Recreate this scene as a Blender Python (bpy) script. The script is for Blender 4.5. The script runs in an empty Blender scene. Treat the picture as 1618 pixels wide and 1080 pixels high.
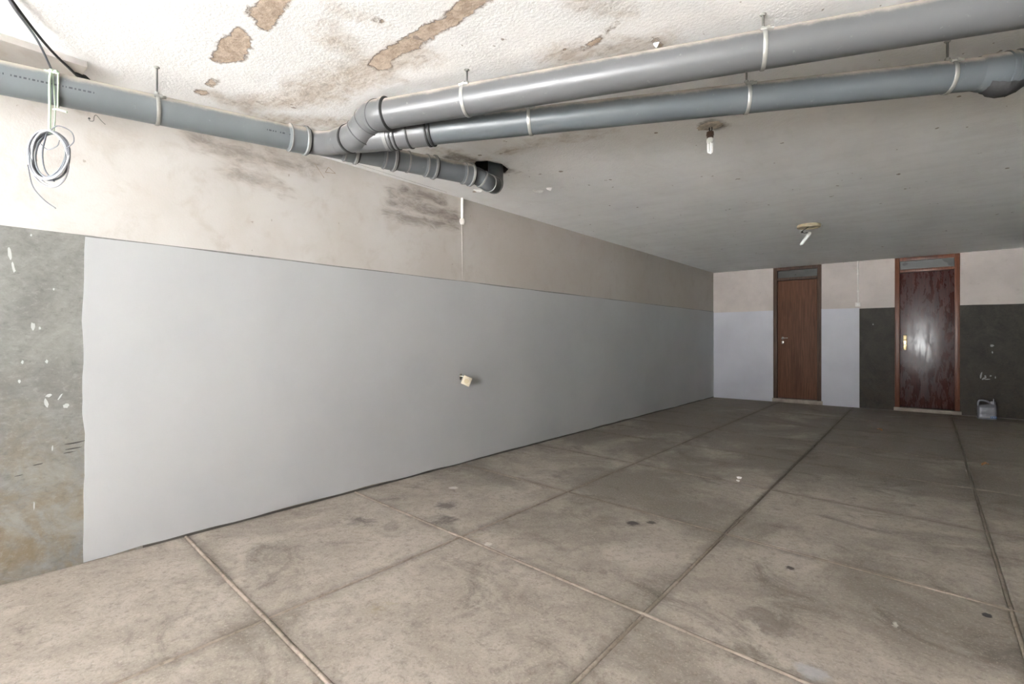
import bpy, bmesh, math, random
from mathutils import Vector, Matrix, noise as mnoise
random.seed(7)
sc = bpy.context.scene
COL = sc.collection

# ------------------------------------------------------------------ camera
H = 2.4            # ceiling height
D = 10.0           # back wall
RW = 6.0           # right wall
FY = -4.2          # garage opening
cam_d = bpy.data.cameras.new('camera')
cam_d.sensor_width = 36.0
cam_d.lens = 799.0 / 1618.0 * 36.0
cam_d.shift_y = -5.3 / 1618.0
cam_d.clip_start = 0.02
cam = bpy.data.objects.new('camera', cam_d)
cam.location = (3.29, 0.0, 1.13)
cam.rotation_euler = (math.pi / 2, 0, math.radians(39.93))
COL.objects.link(cam)
sc.camera = cam

# ------------------------------------------------------------------ light: daylight through the open garage front
SKY = 14.3
SUN = 375.0
world = bpy.data.worlds.new('world'); sc.world = world
world.use_nodes = True
wb = world.node_tree.nodes['Background']
wb.inputs[0].default_value = (0.96, 0.975, 1.0, 1)
wb.inputs[1].default_value = SKY
sun_d = bpy.data.lights.new('sun', 'SUN'); sun_d.energy = SUN; sun_d.angle = math.radians(3)
sun_d.color = (0.985, 0.99, 1.0)
sun = bpy.data.objects.new('sun', sun_d); COL.objects.link(sun)
sun.rotation_euler = (math.radians(-24), math.radians(10), 0)
por_d = bpy.data.lights.new('opening_portal', 'AREA'); por_d.shape = 'RECTANGLE'
por_d.size = 3.7; por_d.size_y = 2.36
por_d.cycles.is_portal = True
por = bpy.data.objects.new('opening_portal', por_d); COL.objects.link(por)
por.location = (2.14, FY - 0.02, 1.2); por.rotation_euler = (math.radians(90), 0, 0)
vs = sc.view_settings
vs.view_transform = 'Standard'; vs.look = 'None'; vs.exposure = 0.0; vs.gamma = 1.0
vs.use_curve_mapping = False
sc.cycles.use_denoising = True
sc.cycles.max_bounces = 9
sc.cycles.diffuse_bounces = 7
sc.cycles.caustics_reflective = False
sc.cycles.sample_clamp_indirect = 0.0

# ------------------------------------------------------------------ node helper
class NT:
    def __init__(s, name):
        s.m = bpy.data.materials.new(name); s.m.use_nodes = True
        s.t = s.m.node_tree; s.n = s.t.nodes; s.b = s.n['Principled BSDF']
        s.geo = None
    def put(s, sock, v):
        if isinstance(v, bpy.types.NodeSocket): s.t.links.new(v, sock)
        elif isinstance(v, (tuple, list)):
            v = tuple(v)
            if len(v) == 3 and len(sock.default_value) == 4: v = v + (1,)
            sock.default_value = v
        else: sock.default_value = v
    def pos(s):
        if s.geo is None: s.geo = s.n.new('ShaderNodeNewGeometry')
        return s.geo.outputs['Position']
    def scaled(s, sx, sy, sz, vec=None):
        k = s.n.new('ShaderNodeVectorMath'); k.operation = 'MULTIPLY'
        s.put(k.inputs[0], vec or s.pos()); k.inputs[1].default_value = (sx, sy, sz)
        return k.outputs[0]
    def noise(s, scale, detail=4, rough=.55, vec=None, dist=0.0):
        k = s.n.new('ShaderNodeTexNoise')
        k.inputs['Scale'].default_value = scale; k.inputs['Detail'].default_value = detail
        k.inputs['Roughness'].default_value = rough; k.inputs['Distortion'].default_value = dist
        s.put(k.inputs['Vector'], vec or s.pos())
        return k.outputs[0]
    def voro(s, scale, feature='F1', vec=None):
        k = s.n.new('ShaderNodeTexVoronoi'); k.feature = feature
        k.inputs['Scale'].default_value = scale
        s.put(k.inputs['Vector'], vec or s.pos())
        return k.outputs[0]
    def math(s, op, a, b=0.0, c=0.0, clamp=False):
        k = s.n.new('ShaderNodeMath'); k.operation = op; k.use_clamp = clamp
        s.put(k.inputs[0], a); s.put(k.inputs[1], b); s.put(k.inputs[2], c)
        return k.outputs[0]
    def rng(s, v, a, b, c=0.0, d=1.0, smooth=True):
        k = s.n.new('ShaderNodeMapRange'); k.clamp = True
        if smooth: k.interpolation_type = 'SMOOTHSTEP'
        s.put(k.inputs[0], v)
        for i, q in enumerate((a, b, c, d)): s.put(k.inputs[i + 1], q)
        return k.outputs[0]
    def mix(s, f, a, b, mode='MIX'):
        k = s.n.new('ShaderNodeMix'); k.data_type = 'RGBA'; k.blend_type = mode
        s.put(k.inputs[0], f); s.put(k.inputs[6], a); s.put(k.inputs[7], b)
        return k.outputs[2]
    def attr(s, name):
        k = s.n.new('ShaderNodeAttribute'); k.attribute_name = name
        return k.outputs['Fac']
    def uv(s):
        k = s.n.new('ShaderNodeUVMap'); return k.outputs[0]
    def sep(s, v):
        k = s.n.new('ShaderNodeSeparateXYZ'); s.put(k.inputs[0], v); return k.outputs
    def dist(s, p, scl=(1, 1, 1)):
        k = s.n.new('ShaderNodeVectorMath'); k.operation = 'SUBTRACT'
        s.put(k.inputs[0], s.pos()); k.inputs[1].default_value = p
        k2 = s.n.new('ShaderNodeVectorMath'); k2.operation = 'MULTIPLY'
        s.put(k2.inputs[0], k.outputs[0]); k2.inputs[1].default_value = scl
        k3 = s.n.new('ShaderNodeVectorMath'); k3.operation = 'LENGTH'
        s.put(k3.inputs[0], k2.outputs[0])
        return k3.outputs['Value']
    def bump(s, h, strength=.3, dist=.01, nrm=None):
        k = s.n.new('ShaderNodeBump'); k.inputs['Strength'].default_value = strength
        k.inputs['Distance'].default_value = dist; s.put(k.inputs['Height'], h)
        if nrm is not None: s.put(k.inputs['Normal'], nrm)
        return k.outputs[0]
    def out(s, col, rough=.8, nrm=None, metal=0.0, spec=.5):
        s.put(s.b.inputs['Base Color'], col); s.put(s.b.inputs['Roughness'], rough)
        s.b.inputs['Metallic'].default_value = metal
        s.put(s.b.inputs['Specular IOR Level'], spec)
        if nrm is not None: s.put(s.b.inputs['Normal'], nrm)
        return s.m

def plain(name, col, rough=.6, metal=0.0, var=.12, scale=14, spec=.5):
    k = NT(name)
    n = k.noise(scale, 4)
    c = k.mix(k.rng(n, .3, .7), tuple(x * (1 - var) for x in col), tuple(min(1, x * (1 + var)) for x in col))
    return k.out(c, rough, k.bump(k.noise(scale * 8, 2), .08, .002), metal, spec)

# ------------------------------------------------------------------ materials
def m_ceiling():
    k = NT('ceiling_paint')
    peel, stain, dark_patch = k.attr('peel'), k.attr('stain'), k.attr('dark_patch')
    big = k.noise(1.3, 5, .6, k.scaled(1.6, .8, 1))
    mid = k.noise(6, 6, .65, k.scaled(1.3, .8, 1), .4)
    col = k.mix(k.rng(big, .35, .7), (.89, .89, .89), (.84, .838, .835))
    col = k.mix(k.math('MULTIPLY', k.rng(mid, .5, .75), .16), col, (.60, .57, .54))
    # brush and damp streaks across the far part
    st = k.noise(2.2, 6, .65, k.scaled(.7, 3.2, 1), .5)
    y = k.sep(k.pos())[1]
    far = k.rng(y, 2.4, 5.0)
    col = k.mix(k.math('MULTIPLY', k.math('MULTIPLY', k.rng(st, .42, .68), far), .24), col, (.69, .685, .68))
    nz = k.math('MULTIPLY_ADD', k.noise(9, 7, .68, None, .6), .26, -.13)
    sd = k.math('ADD', stain, nz)
    sm = k.rng(sd, .06, -.10)
    streak = k.noise(7, 6, .7, k.scaled(1, 2.2, 1), 1.2)
    scol = k.mix(k.rng(streak, .35, .65), (.50, .42, .35), (.72, .68, .63))
    scol = k.mix(k.rng(k.noise(22, 5, .7), .5, .7), scol, (.36, .30, .25))
    col = k.mix(k.math('MULTIPLY', sm, .85), col, scol)
    pn = k.math('ADD', peel, k.math('MULTIPLY_ADD', k.noise(14, 8, .74, None, .3), .085, -.042))
    pm = k.rng(pn, .004, -.003)
    edge = k.math('MULTIPLY', k.rng(pn, .014, .004), k.rng(pn, -.003, .003))
    brown = k.mix(k.rng(k.noise(26, 6, .7), .35, .65), (.42, .325, .245), (.60, .50, .41))
    col = k.mix(k.math('MULTIPLY', k.rng(k.noise(5, 3), .35, .55), k.math('MULTIPLY', edge, .6)), col, (.35, .30, .26))
    col = k.mix(pm, col, brown)
    so = k.math('ADD', dark_patch, k.math('MULTIPLY_ADD', k.noise(18, 6, .7), .10, -.05))
    col = k.mix(k.math('MULTIPLY', k.rng(so, .02, -.05), .85), col, (.13, .105, .085))
    # tiny chips and nail marks
    v = k.noise(19, 2, .4, k.scaled(1, .8, 1))
    col = k.mix(k.math('MULTIPLY', k.rng(v, .755, .775), .8), col, (.30, .25, .21))
    h = k.math('ADD', k.math('MULTIPLY', k.noise(70, 4, .65), .55), k.math('MULTIPLY', k.noise(12, 5, .6), .6))
    h = k.math('SUBTRACT', h, k.math('MULTIPLY', pm, 1.3))
    return k.out(col, .92, k.bump(h, .8, .006), 0, .2)

def m_plaster():
    k = NT('beige_plaster')
    d1, d2 = k.attr('stain'), k.attr('dark_patch')
    big = k.noise(1.1, 5, .6)
    mid = k.noise(5, 7, .68, None, .5)
    col = k.mix(k.rng(big, .35, .68), (.64, .615, .59), (.57, .535, .495))
    col = k.mix(k.math('MULTIPLY', k.rng(mid, .48, .72), .42), col, (.47, .415, .36))
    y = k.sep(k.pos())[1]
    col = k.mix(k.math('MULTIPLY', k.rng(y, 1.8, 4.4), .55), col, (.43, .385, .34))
    n1 = k.noise(8, 8, .70, k.scaled(1, .6, 1.8), .7)
    s1 = k.math('ADD', d1, k.math('MULTIPLY_ADD', n1, .30, -.14))
    col = k.mix(k.math('MULTIPLY', k.rng(s1, .06, -.06), .8), col, k.mix(k.rng(k.noise(13, 7, .7, k.scaled(1, .6, 1.5), .6), .34, .66), (.27, .235, .205), (.52, .47, .42)))
    s2 = k.math('ADD', d2, k.math('MULTIPLY_ADD', n1, .24, -.115))
    col = k.mix(k.math('MULTIPLY', k.rng(s2, .05, -.05), .85), col, k.mix(k.rng(k.noise(9, 8, .72, k.scaled(1, .5, 1.8), .8), .34, .68), (.17, .145, .125), (.44, .39, .345)))
    v = k.noise(17, 3, .5)
    col = k.mix(k.math('MULTIPLY', k.rng(v, .72, .75), .6), col, (.33, .28, .23))
    h = k.math('ADD', k.math('MULTIPLY', k.noise(90, 3, .6), .3), k.math('MULTIPLY', k.noise(10, 5, .6), .8))
    return k.out(col, .92, k.bump(h, .4, .005), 0, .2)

def m_back_plaster():
    k = NT('pinkish_plaster')
    col = k.mix(k.rng(k.noise(1.6, 5, .6), .35, .65), (.62, .565, .53), (.53, .485, .455))
    col = k.mix(k.math('MULTIPLY', k.rng(k.noise(9, 6, .7), .55, .75), .3), col, (.36, .32, .28))
    col = k.mix(k.math('MULTIPLY', k.rng(k.noise(14, 2, .4), .76, .79), .8), col, (.18, .15, .13))
    return k.out(col, .92, k.bump(k.noise(60, 4), .25, .004), 0, .2)

def m_grey_paint(name, c1, c2, rough=.48):
    k = NT(name)
    col = k.mix(k.rng(k.noise(1.2, 4), .3, .7), c1, c2)
    col = k.mix(k.math('MULTIPLY', k.rng(k.noise(16, 6, .7, k.scaled(1, 1, .35)), .6, .8), .18), col, tuple(x * .8 for x in c1))
    h = k.math('ADD', k.math('MULTIPLY', k.noise(9, 4, .5, k.scaled(1, 1.6, .5)), 1.0), k.math('MULTIPLY', k.noise(80, 3, .6), .12))
    return k.out(col, rough, k.bump(h, .22, .006), 0, .2)

def m_cement(name, lo, hi, brown, rough=.5):
    k = NT(name)
    z = k.sep(k.pos())[2]
    n = k.noise(3.2, 8, .68, k.scaled(1, 1, .8), .8)
    col = k.mix(k.rng(n, .28, .72), lo, hi)
    n2 = k.noise(1.7, 6, .65, None, .6)
    bz = k.math('MULTIPLY', k.rng(k.math('ADD', z, k.math('MULTIPLY', n2, .8)), 1.45, .5), .85)
    bm = k.math('MULTIPLY', bz, k.rng(k.noise(5, 7, .7, None, .8), .36, .62))
    col = k.mix(bm, col, brown)
    col = k.mix(k.math('MULTIPLY', k.rng(k.noise(26, 6, .72, k.scaled(1, .6, 1.6)), .56, .72), .45), col, tuple(x * .62 for x in lo))
    col = k.mix(k.math('MULTIPLY', k.rng(k.noise(20, 4, .6), .68, .78), .3), col, tuple(min(1, x * 1.5) for x in hi))
    f1 = k.noise(34, 8, .8, k.scaled(1, .8, 1.3), .4)
    col = k.mix(k.math('MULTIPLY', k.rng(f1, .50, .68), .38), col, tuple(x * .55 for x in lo))
    col = k.mix(k.math('MULTIPLY', k.rng(f1, .48, .34), .38), col, tuple(min(1, x * 1.35) for x in hi))
    col = k.mix(k.math('MULTIPLY', k.rng(k.noise(2.6, 6, .7, None, .6), .50, .70), .40), col, tuple(min(1, x * 1.4) for x in hi))
    return k.out(col, rough, k.bump(k.noise(22, 7, .6), .16, .004), 0, .3)

def m_floor():
    k = NT('concrete_slab')
    p = k.pos()
    big = k.noise(.9, 6, .65, None, .6)
    mid = k.noise(3.4, 8, .70, k.scaled(1, .8, 1), .9)
    fine = k.noise(24, 8, .8, None, .4)
    grit = k.noise(85, 5, .8)
    col = k.mix(k.rng(mid, .34, .66), (.385, .340, .294), (.515, .462, .405))
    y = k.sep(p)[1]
    # stain layer, made darker further in
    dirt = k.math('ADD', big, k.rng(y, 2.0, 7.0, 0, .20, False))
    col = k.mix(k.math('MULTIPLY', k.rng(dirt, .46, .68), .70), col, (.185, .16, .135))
    col = k.mix(k.math('MULTIPLY', k.rng(k.noise(2.1, 7, .72, k.scaled(1, 1.25, 1), 1.0), .51, .70), .75), col, (.15, .13, .11))
    col = k.mix(k.math('MULTIPLY', k.rng(fine, .47, .66), .55), col, (.21, .175, .145))
    col = k.mix(k.math('MULTIPLY', k.rng(grit, .54, .66), .50), col, (.66, .58, .50))
    col = k.mix(k.math('MULTIPLY', k.rng(grit, .46, .34), .50), col, (.16, .13, .105))
    # dirt that gathers along the joints
    u = k.sep(k.uv())
    e = k.math('MINIMUM', k.math('MINIMUM', u[0], k.math('SUBTRACT', 1.0, u[0])), k.math('MINIMUM', u[1], k.math('SUBTRACT', 1.0, u[1])))
    e = k.math('ADD', e, k.math('MULTIPLY_ADD', k.noise(7, 6, .7), .13, -.06))
    col = k.mix(k.math('MULTIPLY', k.rng(e, .045, -.02), .45), col, (.14, .12, .10))
    # oil drips and paint spatters
    wob = k.math('MULTIPLY_ADD', k.noise(16, 5, .7), .10, -.05)
    wob2 = k.math('MULTIPLY_ADD', k.noise(7, 8, .78, None, .6), .5, -.25)
    for (x, yy, r, sx, sy, c, f) in (
            (1.87, 2.85, .045, 1, 1.1, (.05, .045, .045), .9), (1.955, 2.935, .035, 1, 1.4, (.07, .06, .055), .85),
            (2.745, 2.79, .022, 1, 1, (.06, .05, .045), .9), (3.45, 2.83, .02, 1.5, 1, (.04, .04, .045), .95),
            (.485, 2.66, .035, 1, 1, (.75, .72, .68), .8), (1.40, 2.05, .018, 1, 1, (.70, .66, .60), .8),
            (.93, 2.15, .09, 1, 1, (.12, .11, .10), .8), (.52, 1.80, .10, .7, 1.3, (.13, .12, .105), .8),
            (2.80, 2.22, .10, 1, 1, (.13, .11, .095), .6), (1.5, 1.27, .06, 1.6, 1, (.36, .31, .19), .5),
            (2.97, 1.97, .05, 1, 1.2, (.50, .52, .56), .55), (3.17, 2.52, .018, 2, .7, (.70, .67, .62), .8),
            (.75, 2.35, .10, 1, 1.2, (.12, .11, .10), .75)):
        dd = k.math('ADD', k.dist((x, yy, 0), (sx, sy, 0)), wob2 if r > .055 else wob)
        col = k.mix(k.math('MULTIPLY', k.rng(dd, r * 1.25, r * (.1 if r > .055 else .55)), f), col, c)
    h = k.math('ADD', k.math('MULTIPLY', grit, .3), k.math('ADD', k.math('MULTIPLY', fine, .6), k.math('MULTIPLY', mid, .9)))
    rough = k.rng(mid, .3, .7, .62, .85)
    return k.out(col, rough, k.bump(h, .38, .005), 0, .35)

def m_joint():
    k = NT('joint_mortar')
    col = k.mix(k.rng(k.noise(2.5, 6, .7), .35, .62), (.44, .37, .31), (.26, .22, .18))
    y = k.sep(k.pos())[1]
    col = k.mix(k.math('MULTIPLY', k.rng(y, 1.5, 5.0), .75), col, (.15, .13, .11))
    col = k.mix(k.math('MULTIPLY', k.rng(k.noise(40, 5, .7), .5, .7), .5), col, (.16, .135, .11))
    return k.out(col, .9, k.bump(k.noise(60, 4), .5, .004), 0, .2)

def m_pvc(name, base, dusty=True, rough=.32):
    k = NT(name)
    col = k.mix(k.rng(k.noise(2.4, 4), .35, .65), tuple(x * .94 for x in base), tuple(x * 1.05 for x in base))
    nz = k.sep(k.geo.outputs['Normal'])[2]
    if dusty:   # dust settled on the upper side
        f = k.math('MULTIPLY', k.rng(k.math('ADD', nz, k.math('MULTIPLY_ADD', k.noise(9, 6, .7), .7, -.35)), .35, .75), .8)
        col = k.mix(f, col, (.50, .44, .38))
    col = k.mix(k.math('MULTIPLY', k.rng(k.noise(30, 6, .7), .62, .78), .25), col, (.62, .60, .57))
    return k.out(col, k.rng(k.noise(7, 4), .35, .65, rough, rough + .14), k.bump(k.noise(24, 3), .05, .003), 0, .5)

def m_wood(name, dark, light, rough=.5, blotch=0.0, coat=0.0, spec=.25):
    k = NT(name)
    g = k.noise(4, 7, .65, k.scaled(16, 16, .55), .6)
    col = k.mix(k.rng(g, .32, .68), dark, light)
    g2 = k.noise(1.8, 5, .6, k.scaled(2.2, 2.2, .7))
    col = k.mix(k.math('MULTIPLY', k.rng(g2, .45, .7), .4), col, tuple(x * .55 for x in dark))
    r = rough
    if blotch:
        b = k.noise(5.5, 7, .72, k.scaled(2.6, 1, .8), .5)
        col = k.mix(k.math('MULTIPLY', k.rng(b, .52, .70), blotch), col, (.02, .012, .010))
        r = k.rng(k.noise(6, 6, .7, k.scaled(2.6, 1, .7), .4), .35, .68, rough, rough + .22)
    k.b.inputs['Coat Weight'].default_value = coat
    k.b.inputs['Coat Roughness'].default_value = .16
    return k.out(col, r, k.bump(g, .08, .002), 0, spec)

def m_glass():
    k = NT('transom_glass')
    col = k.mix(k.rng(k.noise(5, 5), .35, .65), (.040, .040, .034), (.055, .054, .046))
    return k.out(col, k.rng(k.noise(3, 3), .3, .7, .22, .34), None, 0, .5)

M = dict(
    ceiling=m_ceiling(), plaster=m_plaster(), back_plaster=m_back_plaster(),
    paint=m_grey_paint('grey_wall_paint', (.475, .485, .495), (.515, .523, .530), .72),
    back_paint=m_grey_paint('lavender_grey_paint', (.56, .568, .615), (.63, .64, .69), .6),
    cement=m_cement('polished_cement', (.19, .19, .18), (.285, .285, .27), (.235, .185, .115)),
    dark_cement=m_cement('dark_cement', (.024, .021, .016), (.056, .048, .037), (.055, .042, .028), .6),
    floor=m_floor(), joint=m_joint(),
    joint_far=plain('dusty_joint', (.25, .215, .18), .95, 0, .2, 20),
    base=plain('floor_bed', (.09, .078, .065), .95),
    pvc_blue=m_pvc('pvc_blue_grey', (.158, .176, .186)),
    pvc_warm=m_pvc('pvc_light_grey', (.112, .114, .117), True, .30),
    pvc_dark=m_pvc('pvc_grey_shaded', (.12, .13, .138), True, .38),  # same plastic on run D, its shading put into a darker base
    pvc_c=m_pvc('pvc_blue_grey_shaded', (.098, .110, .118)),  # same pipe as pvc_blue, shade painted in as a darker base
    pvc_elbow=m_pvc('pvc_shaded_elbow', (.12, .13, .138), False, .38),
    ring=plain('socket_ring_grey', (.20, .20, .195), .45),
    rubber=plain('rubber_seal', (.03, .03, .03), .7),
    zinc=plain('zinc_band', (.40, .40, .375), .42, .6, .15),
    rod=plain('threaded_rod', (.20, .20, .19), .45, .8),
    wood1=m_wood('door_veneer', (.098, .044, .024), (.175, .080, .045), .6),
    wood2=m_wood('varnished_mahogany', (.040, .012, .010), (.085, .026, .020), .20, .45, .0, .5),
    frame1=m_wood('frame_wood_dull', (.055, .032, .022), (.115, .066, .042), .5),
    frame2=m_wood('frame_wood_red', (.105, .038, .020), (.22, .085, .045), .32),
    glass=m_glass(),
    stone=plain('sill_stone', (.36, .315, .265), .8, 0, .2, 9),
    brass=plain('brass', (.78, .62, .34), .25, .9, .1),
    chrome=plain('worn_chrome', (.80, .76, .68), .22, .9, .08),
    white_plastic=plain('white_plastic', (.78, .76, .72), .4, 0, .06),
    cream=plain('cream_plastic', (.60, .53, .41), .42, 0, .12),
    yellowed=plain('yellowed_plastic', (.48, .40, .26), .42, 0, .12),
    brown=plain('brown_bakelite', (.10, .055, .038), .4),
    lampglass=plain('white_lamp_glass', (.90, .90, .88), .22, 0, .03),
    silver=plain('silver_plastic', (.30, .305, .33), .36, .2, .08),
    blue=plain('blue_label', (.06, .15, .34), .4),
    ink=plain('print_ink', (.06, .065, .075), .6),
    black=plain('black_insulation', (.02, .02, .02), .5),
    wire=plain('grey_wire', (.16, .17, .19), .42, .25),
    wire_light=plain('pale_wire', (.33, .34, .36), .42, .2),
    string=plain('mint_string', (.44, .54, .41), .85),
    wall_back_side=plain('rough_concrete', (.42, .40, .37), .95),
    side_wall=plain('unseen_dark_wall', (.27, .26, .24), .9, 0, .2, 3),  # unseen right wall, set dark to cut light bounced into the room
    white_wall=plain('side_wall_paint', (.66, .64, .61), .9, 0, .08, 3),
    drive=plain('driveway_concrete', (.50, .50, .49), .95, 0, .1, 2),
    flake=plain('paint_flake', (.82, .81, .79), .9, 0, .05),
    old_splash=plain('old_paint_splash', (.33, .33, .31), .8, 0, .1),
    cavity=plain('shaded_rubble', (.045, .038, .032), .95, 0, .3, 30),  # near-black lining paints in the ceiling hole's shade; also colours the crack
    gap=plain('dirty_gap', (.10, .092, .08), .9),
    splash=plain('paint_splash', (.52, .53, .53), .7, 0, .06),
    scuff=plain('rubber_scuff', (.07, .065, .06), .8),
    leaf=plain('dry_leaf', (.30, .14, .055), .8),
    dust=plain('broken_plaster', (.36, .29, .22), .95, 0, .3, 30),
    rose_dust=plain('crumbling_rose', (.50, .44, .38), .95, 0, .35, 22),
    mold=plain('tape_wrap', (.04, .04, .042), .5, 0, .3, 30),
)

# ------------------------------------------------------------------ mesh helpers
def link(o, parent):
    COL.objects.link(o)
    if parent is not None: o.parent = parent
    return o

def mesh_obj(name, verts, faces, mat, parent=None, smooth=False, ang=38):
    me = bpy.data.meshes.new(name)
    me.from_pydata([tuple(v) for v in verts], [], faces)
    me.validate(); me.update()
    me.materials.append(M[mat] if isinstance(mat, str) else mat)
    if smooth:
        for p in me.polygons: p.use_smooth = True
        me.set_sharp_from_angle(angle=math.radians(ang))
    return link(bpy.data.objects.new(name, me), parent)

class MB:
    def __init__(s): s.v = []; s.f = []
    def add(s, v, f):
        o = len(s.v); s.v += [Vector(x) for x in v]; s.f += [tuple(i + o for i in q) for q in f]; return s
    def box(s, x0, x1, y0, y1, z0, z1, bev=0.0):
        bm = bmesh.new()
        bmesh.ops.create_cube(bm, size=1.0, matrix=Matrix.Translation(((x0 + x1) / 2, (y0 + y1) / 2, (z0 + z1) / 2)) @ Matrix.Diagonal((x1 - x0, y1 - y0, z1 - z0, 1)))
        if bev: bmesh.ops.bevel(bm, geom=bm.edges[:], offset=bev, segments=2, affect='EDGES', profile=.6)
        bm.verts.index_update()
        s.add([v.co.copy() for v in bm.verts], [[v.index for v in f.verts] for f in bm.faces]); bm.free()
        return s
    def sweep(s, pts, r, n=20, cap=True):
        pts = [Vector(p) for p in pts]
        rs = r if isinstance(r, (list, tuple)) else [r] * len(pts)
        t = (pts[1] - pts[0]).normalized()
        a = Vector((0, 0, 1)) if abs(t.z) < .9 else Vector((1, 0, 0))
        u = (a - t * a.dot(t)).normalized()
        V = []
        for i, p in enumerate(pts):
            if i == 0: tt = (pts[1] - p)
            elif i == len(pts) - 1: tt = (p - pts[i - 1])
            else: tt = (pts[i + 1] - p).normalized() + (p - pts[i - 1]).normalized()
            tt.normalize()
            u = (u - tt * u.dot(tt)).normalized(); w = tt.cross(u)
            for j in range(n):
                q = 2 * math.pi * j / n
                V.append(p + (u * math.cos(q) + w * math.sin(q)) * rs[i])
        F = []
        for i in range(len(pts) - 1):
            for j in range(n):
                k = (j + 1) % n
                F.append((i * n + j, i * n + k, (i + 1) * n + k, (i + 1) * n + j))
        if cap:
            F.append(tuple(reversed(range(n)))); F.append(tuple((len(pts) - 1) * n + j for j in range(n)))
        return s.add(V, F)
    def lathe(s, p, axis, prof, n=24, cap=True):
        p = Vector(p); axis = Vector(axis).normalized()
        a = Vector((0, 0, 1)) if abs(axis.z) < .9 else Vector((1, 0, 0))
        u = (a - axis * a.dot(axis)).normalized(); w = axis.cross(u)
        V = []
        for (t, r) in prof:
            for j in range(n):
                q = 2 * math.pi * j / n
                V.append(p + axis * t + (u * math.cos(q) + w * math.sin(q)) * r)
        F = []
        for i in range(len(prof) - 1):
            for j in range(n):
                k = (j + 1) % n
                F.append((i * n + j, i * n + k, (i + 1) * n + k, (i + 1) * n + j))
        if cap:
            F.append(tuple(reversed(range(n)))); F.append(tuple((len(prof) - 1) * n + j for j in range(n)))
        return s.add(V, F)
    def xf(s, m): s.v = [m @ v for v in s.v]; return s
    def build(s, name, mat, parent=None, smooth=True, ang=38):
        return mesh_obj(name, s.v, s.f, mat, parent, smooth, ang)

def curve_pts(ctrl, k=8):
    """Catmull-Rom through the control points"""
    c = [Vector(p) for p in ctrl]
    c = [c[0] * 2 - c[1]] + c + [c[-1] * 2 - c[-2]]
    out = []
    for i in range(1, len(c) - 2):
        for j in range(k):
            t = j / k
            a, b, d, e = c[i - 1], c[i], c[i + 1], c[i + 2]
            out.append(.5 * ((2 * b) + (d - a) * t + (2 * a - 5 * b + 4 * d - e) * t * t + (3 * b - a - 3 * d + e) * t ** 3))
    out.append(c[-2])
    return out

def empty(name, loc=(0, 0, 0), rz=0.0):
    o = bpy.data.objects.new(name, None); COL.objects.link(o)
    o.location = loc; o.rotation_euler = (0, 0, rz); o.empty_display_size = .1
    return o
def tag(o, label, cat, group=None):
    o['label'] = label; o['category'] = cat
    if group: o['group'] = group
    return o
def struct(o, label=None, cat=None):
    o['kind'] = 'structure'
    if label: o['label'] = label
    if cat: o['category'] = cat
    return o

def sdf(segs, x, y):
    d = 9.0
    for (ax, ay, bx, by, r) in segs:
        vx, vy = bx - ax, by - ay
        L = vx * vx + vy * vy
        t = 0 if L < 1e-9 else max(0, min(1, ((x - ax) * vx + (y - ay) * vy) / L))
        q = math.hypot(x - ax - vx * t, y - ay - vy * t) - r
        if q < d: d = q
    return d

def lines(a, b, step, extra=(), forced=()):
    """grid line positions from a to b, leaving room around forced ones"""
    n = max(1, round((b - a) / step))
    base = [a + (b - a) * i / n for i in range(n + 1)]
    f = sorted(set(forced))
    spans = [(forced[i], forced[i + 2]) for i in range(0, len(forced), 3)]
    keep = [v for v in base if v in (a, b) or (all(abs(v - q) > step * .22 for q in f) and not any(p < v < q for p, q in spans))]
    return sorted(set(keep + f))

def grid(us, vs, fn, holes=()):
    """grid of points fn(u, v); holes = (u, v, ru, rv): octagon openings"""
    V = [(u, v) for u in us for v in vs]; nv = len(vs)
    cut = set()
    def close(a, b): return abs(a - b) < 1e-6
    for (hu, hv, ru, rv) in holes:
        for i, (u, v) in enumerate(V):
            if close(u, hu) and close(v, hv): cut.add(i)
            for su in (-1, 1):
                for sv in (-1, 1):
                    if close(u, hu + su * ru) and close(v, hv + sv * rv):
                        V[i] = (hu + su * ru * .68, hv + sv * rv * .72)
    F = []
    for i in range(len(us) - 1):
        for j in range(nv - 1):
            q = (i * nv + j, (i + 1) * nv + j, (i + 1) * nv + j + 1, i * nv + j + 1)
            if not cut.intersection(q): F.append(q)
    return [Vector(fn(u, v)) for (u, v) in V], F, V

def clean(o):
    set_attr(o, 'stain', []); set_attr(o, 'dark_patch', [])
    return o
def set_attr(o, name, vals):
    a = o.data.attributes.new(name, 'FLOAT', 'POINT')
    vals = list(vals) + [9.0] * (len(o.data.vertices) - len(vals))
    a.data.foreach_set('value', vals)

def forced_for(holes, k):
    out = []
    for h in holes: out += [h[k] - h[k + 2], h[k], h[k] + h[k + 2]]
    return out

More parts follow.
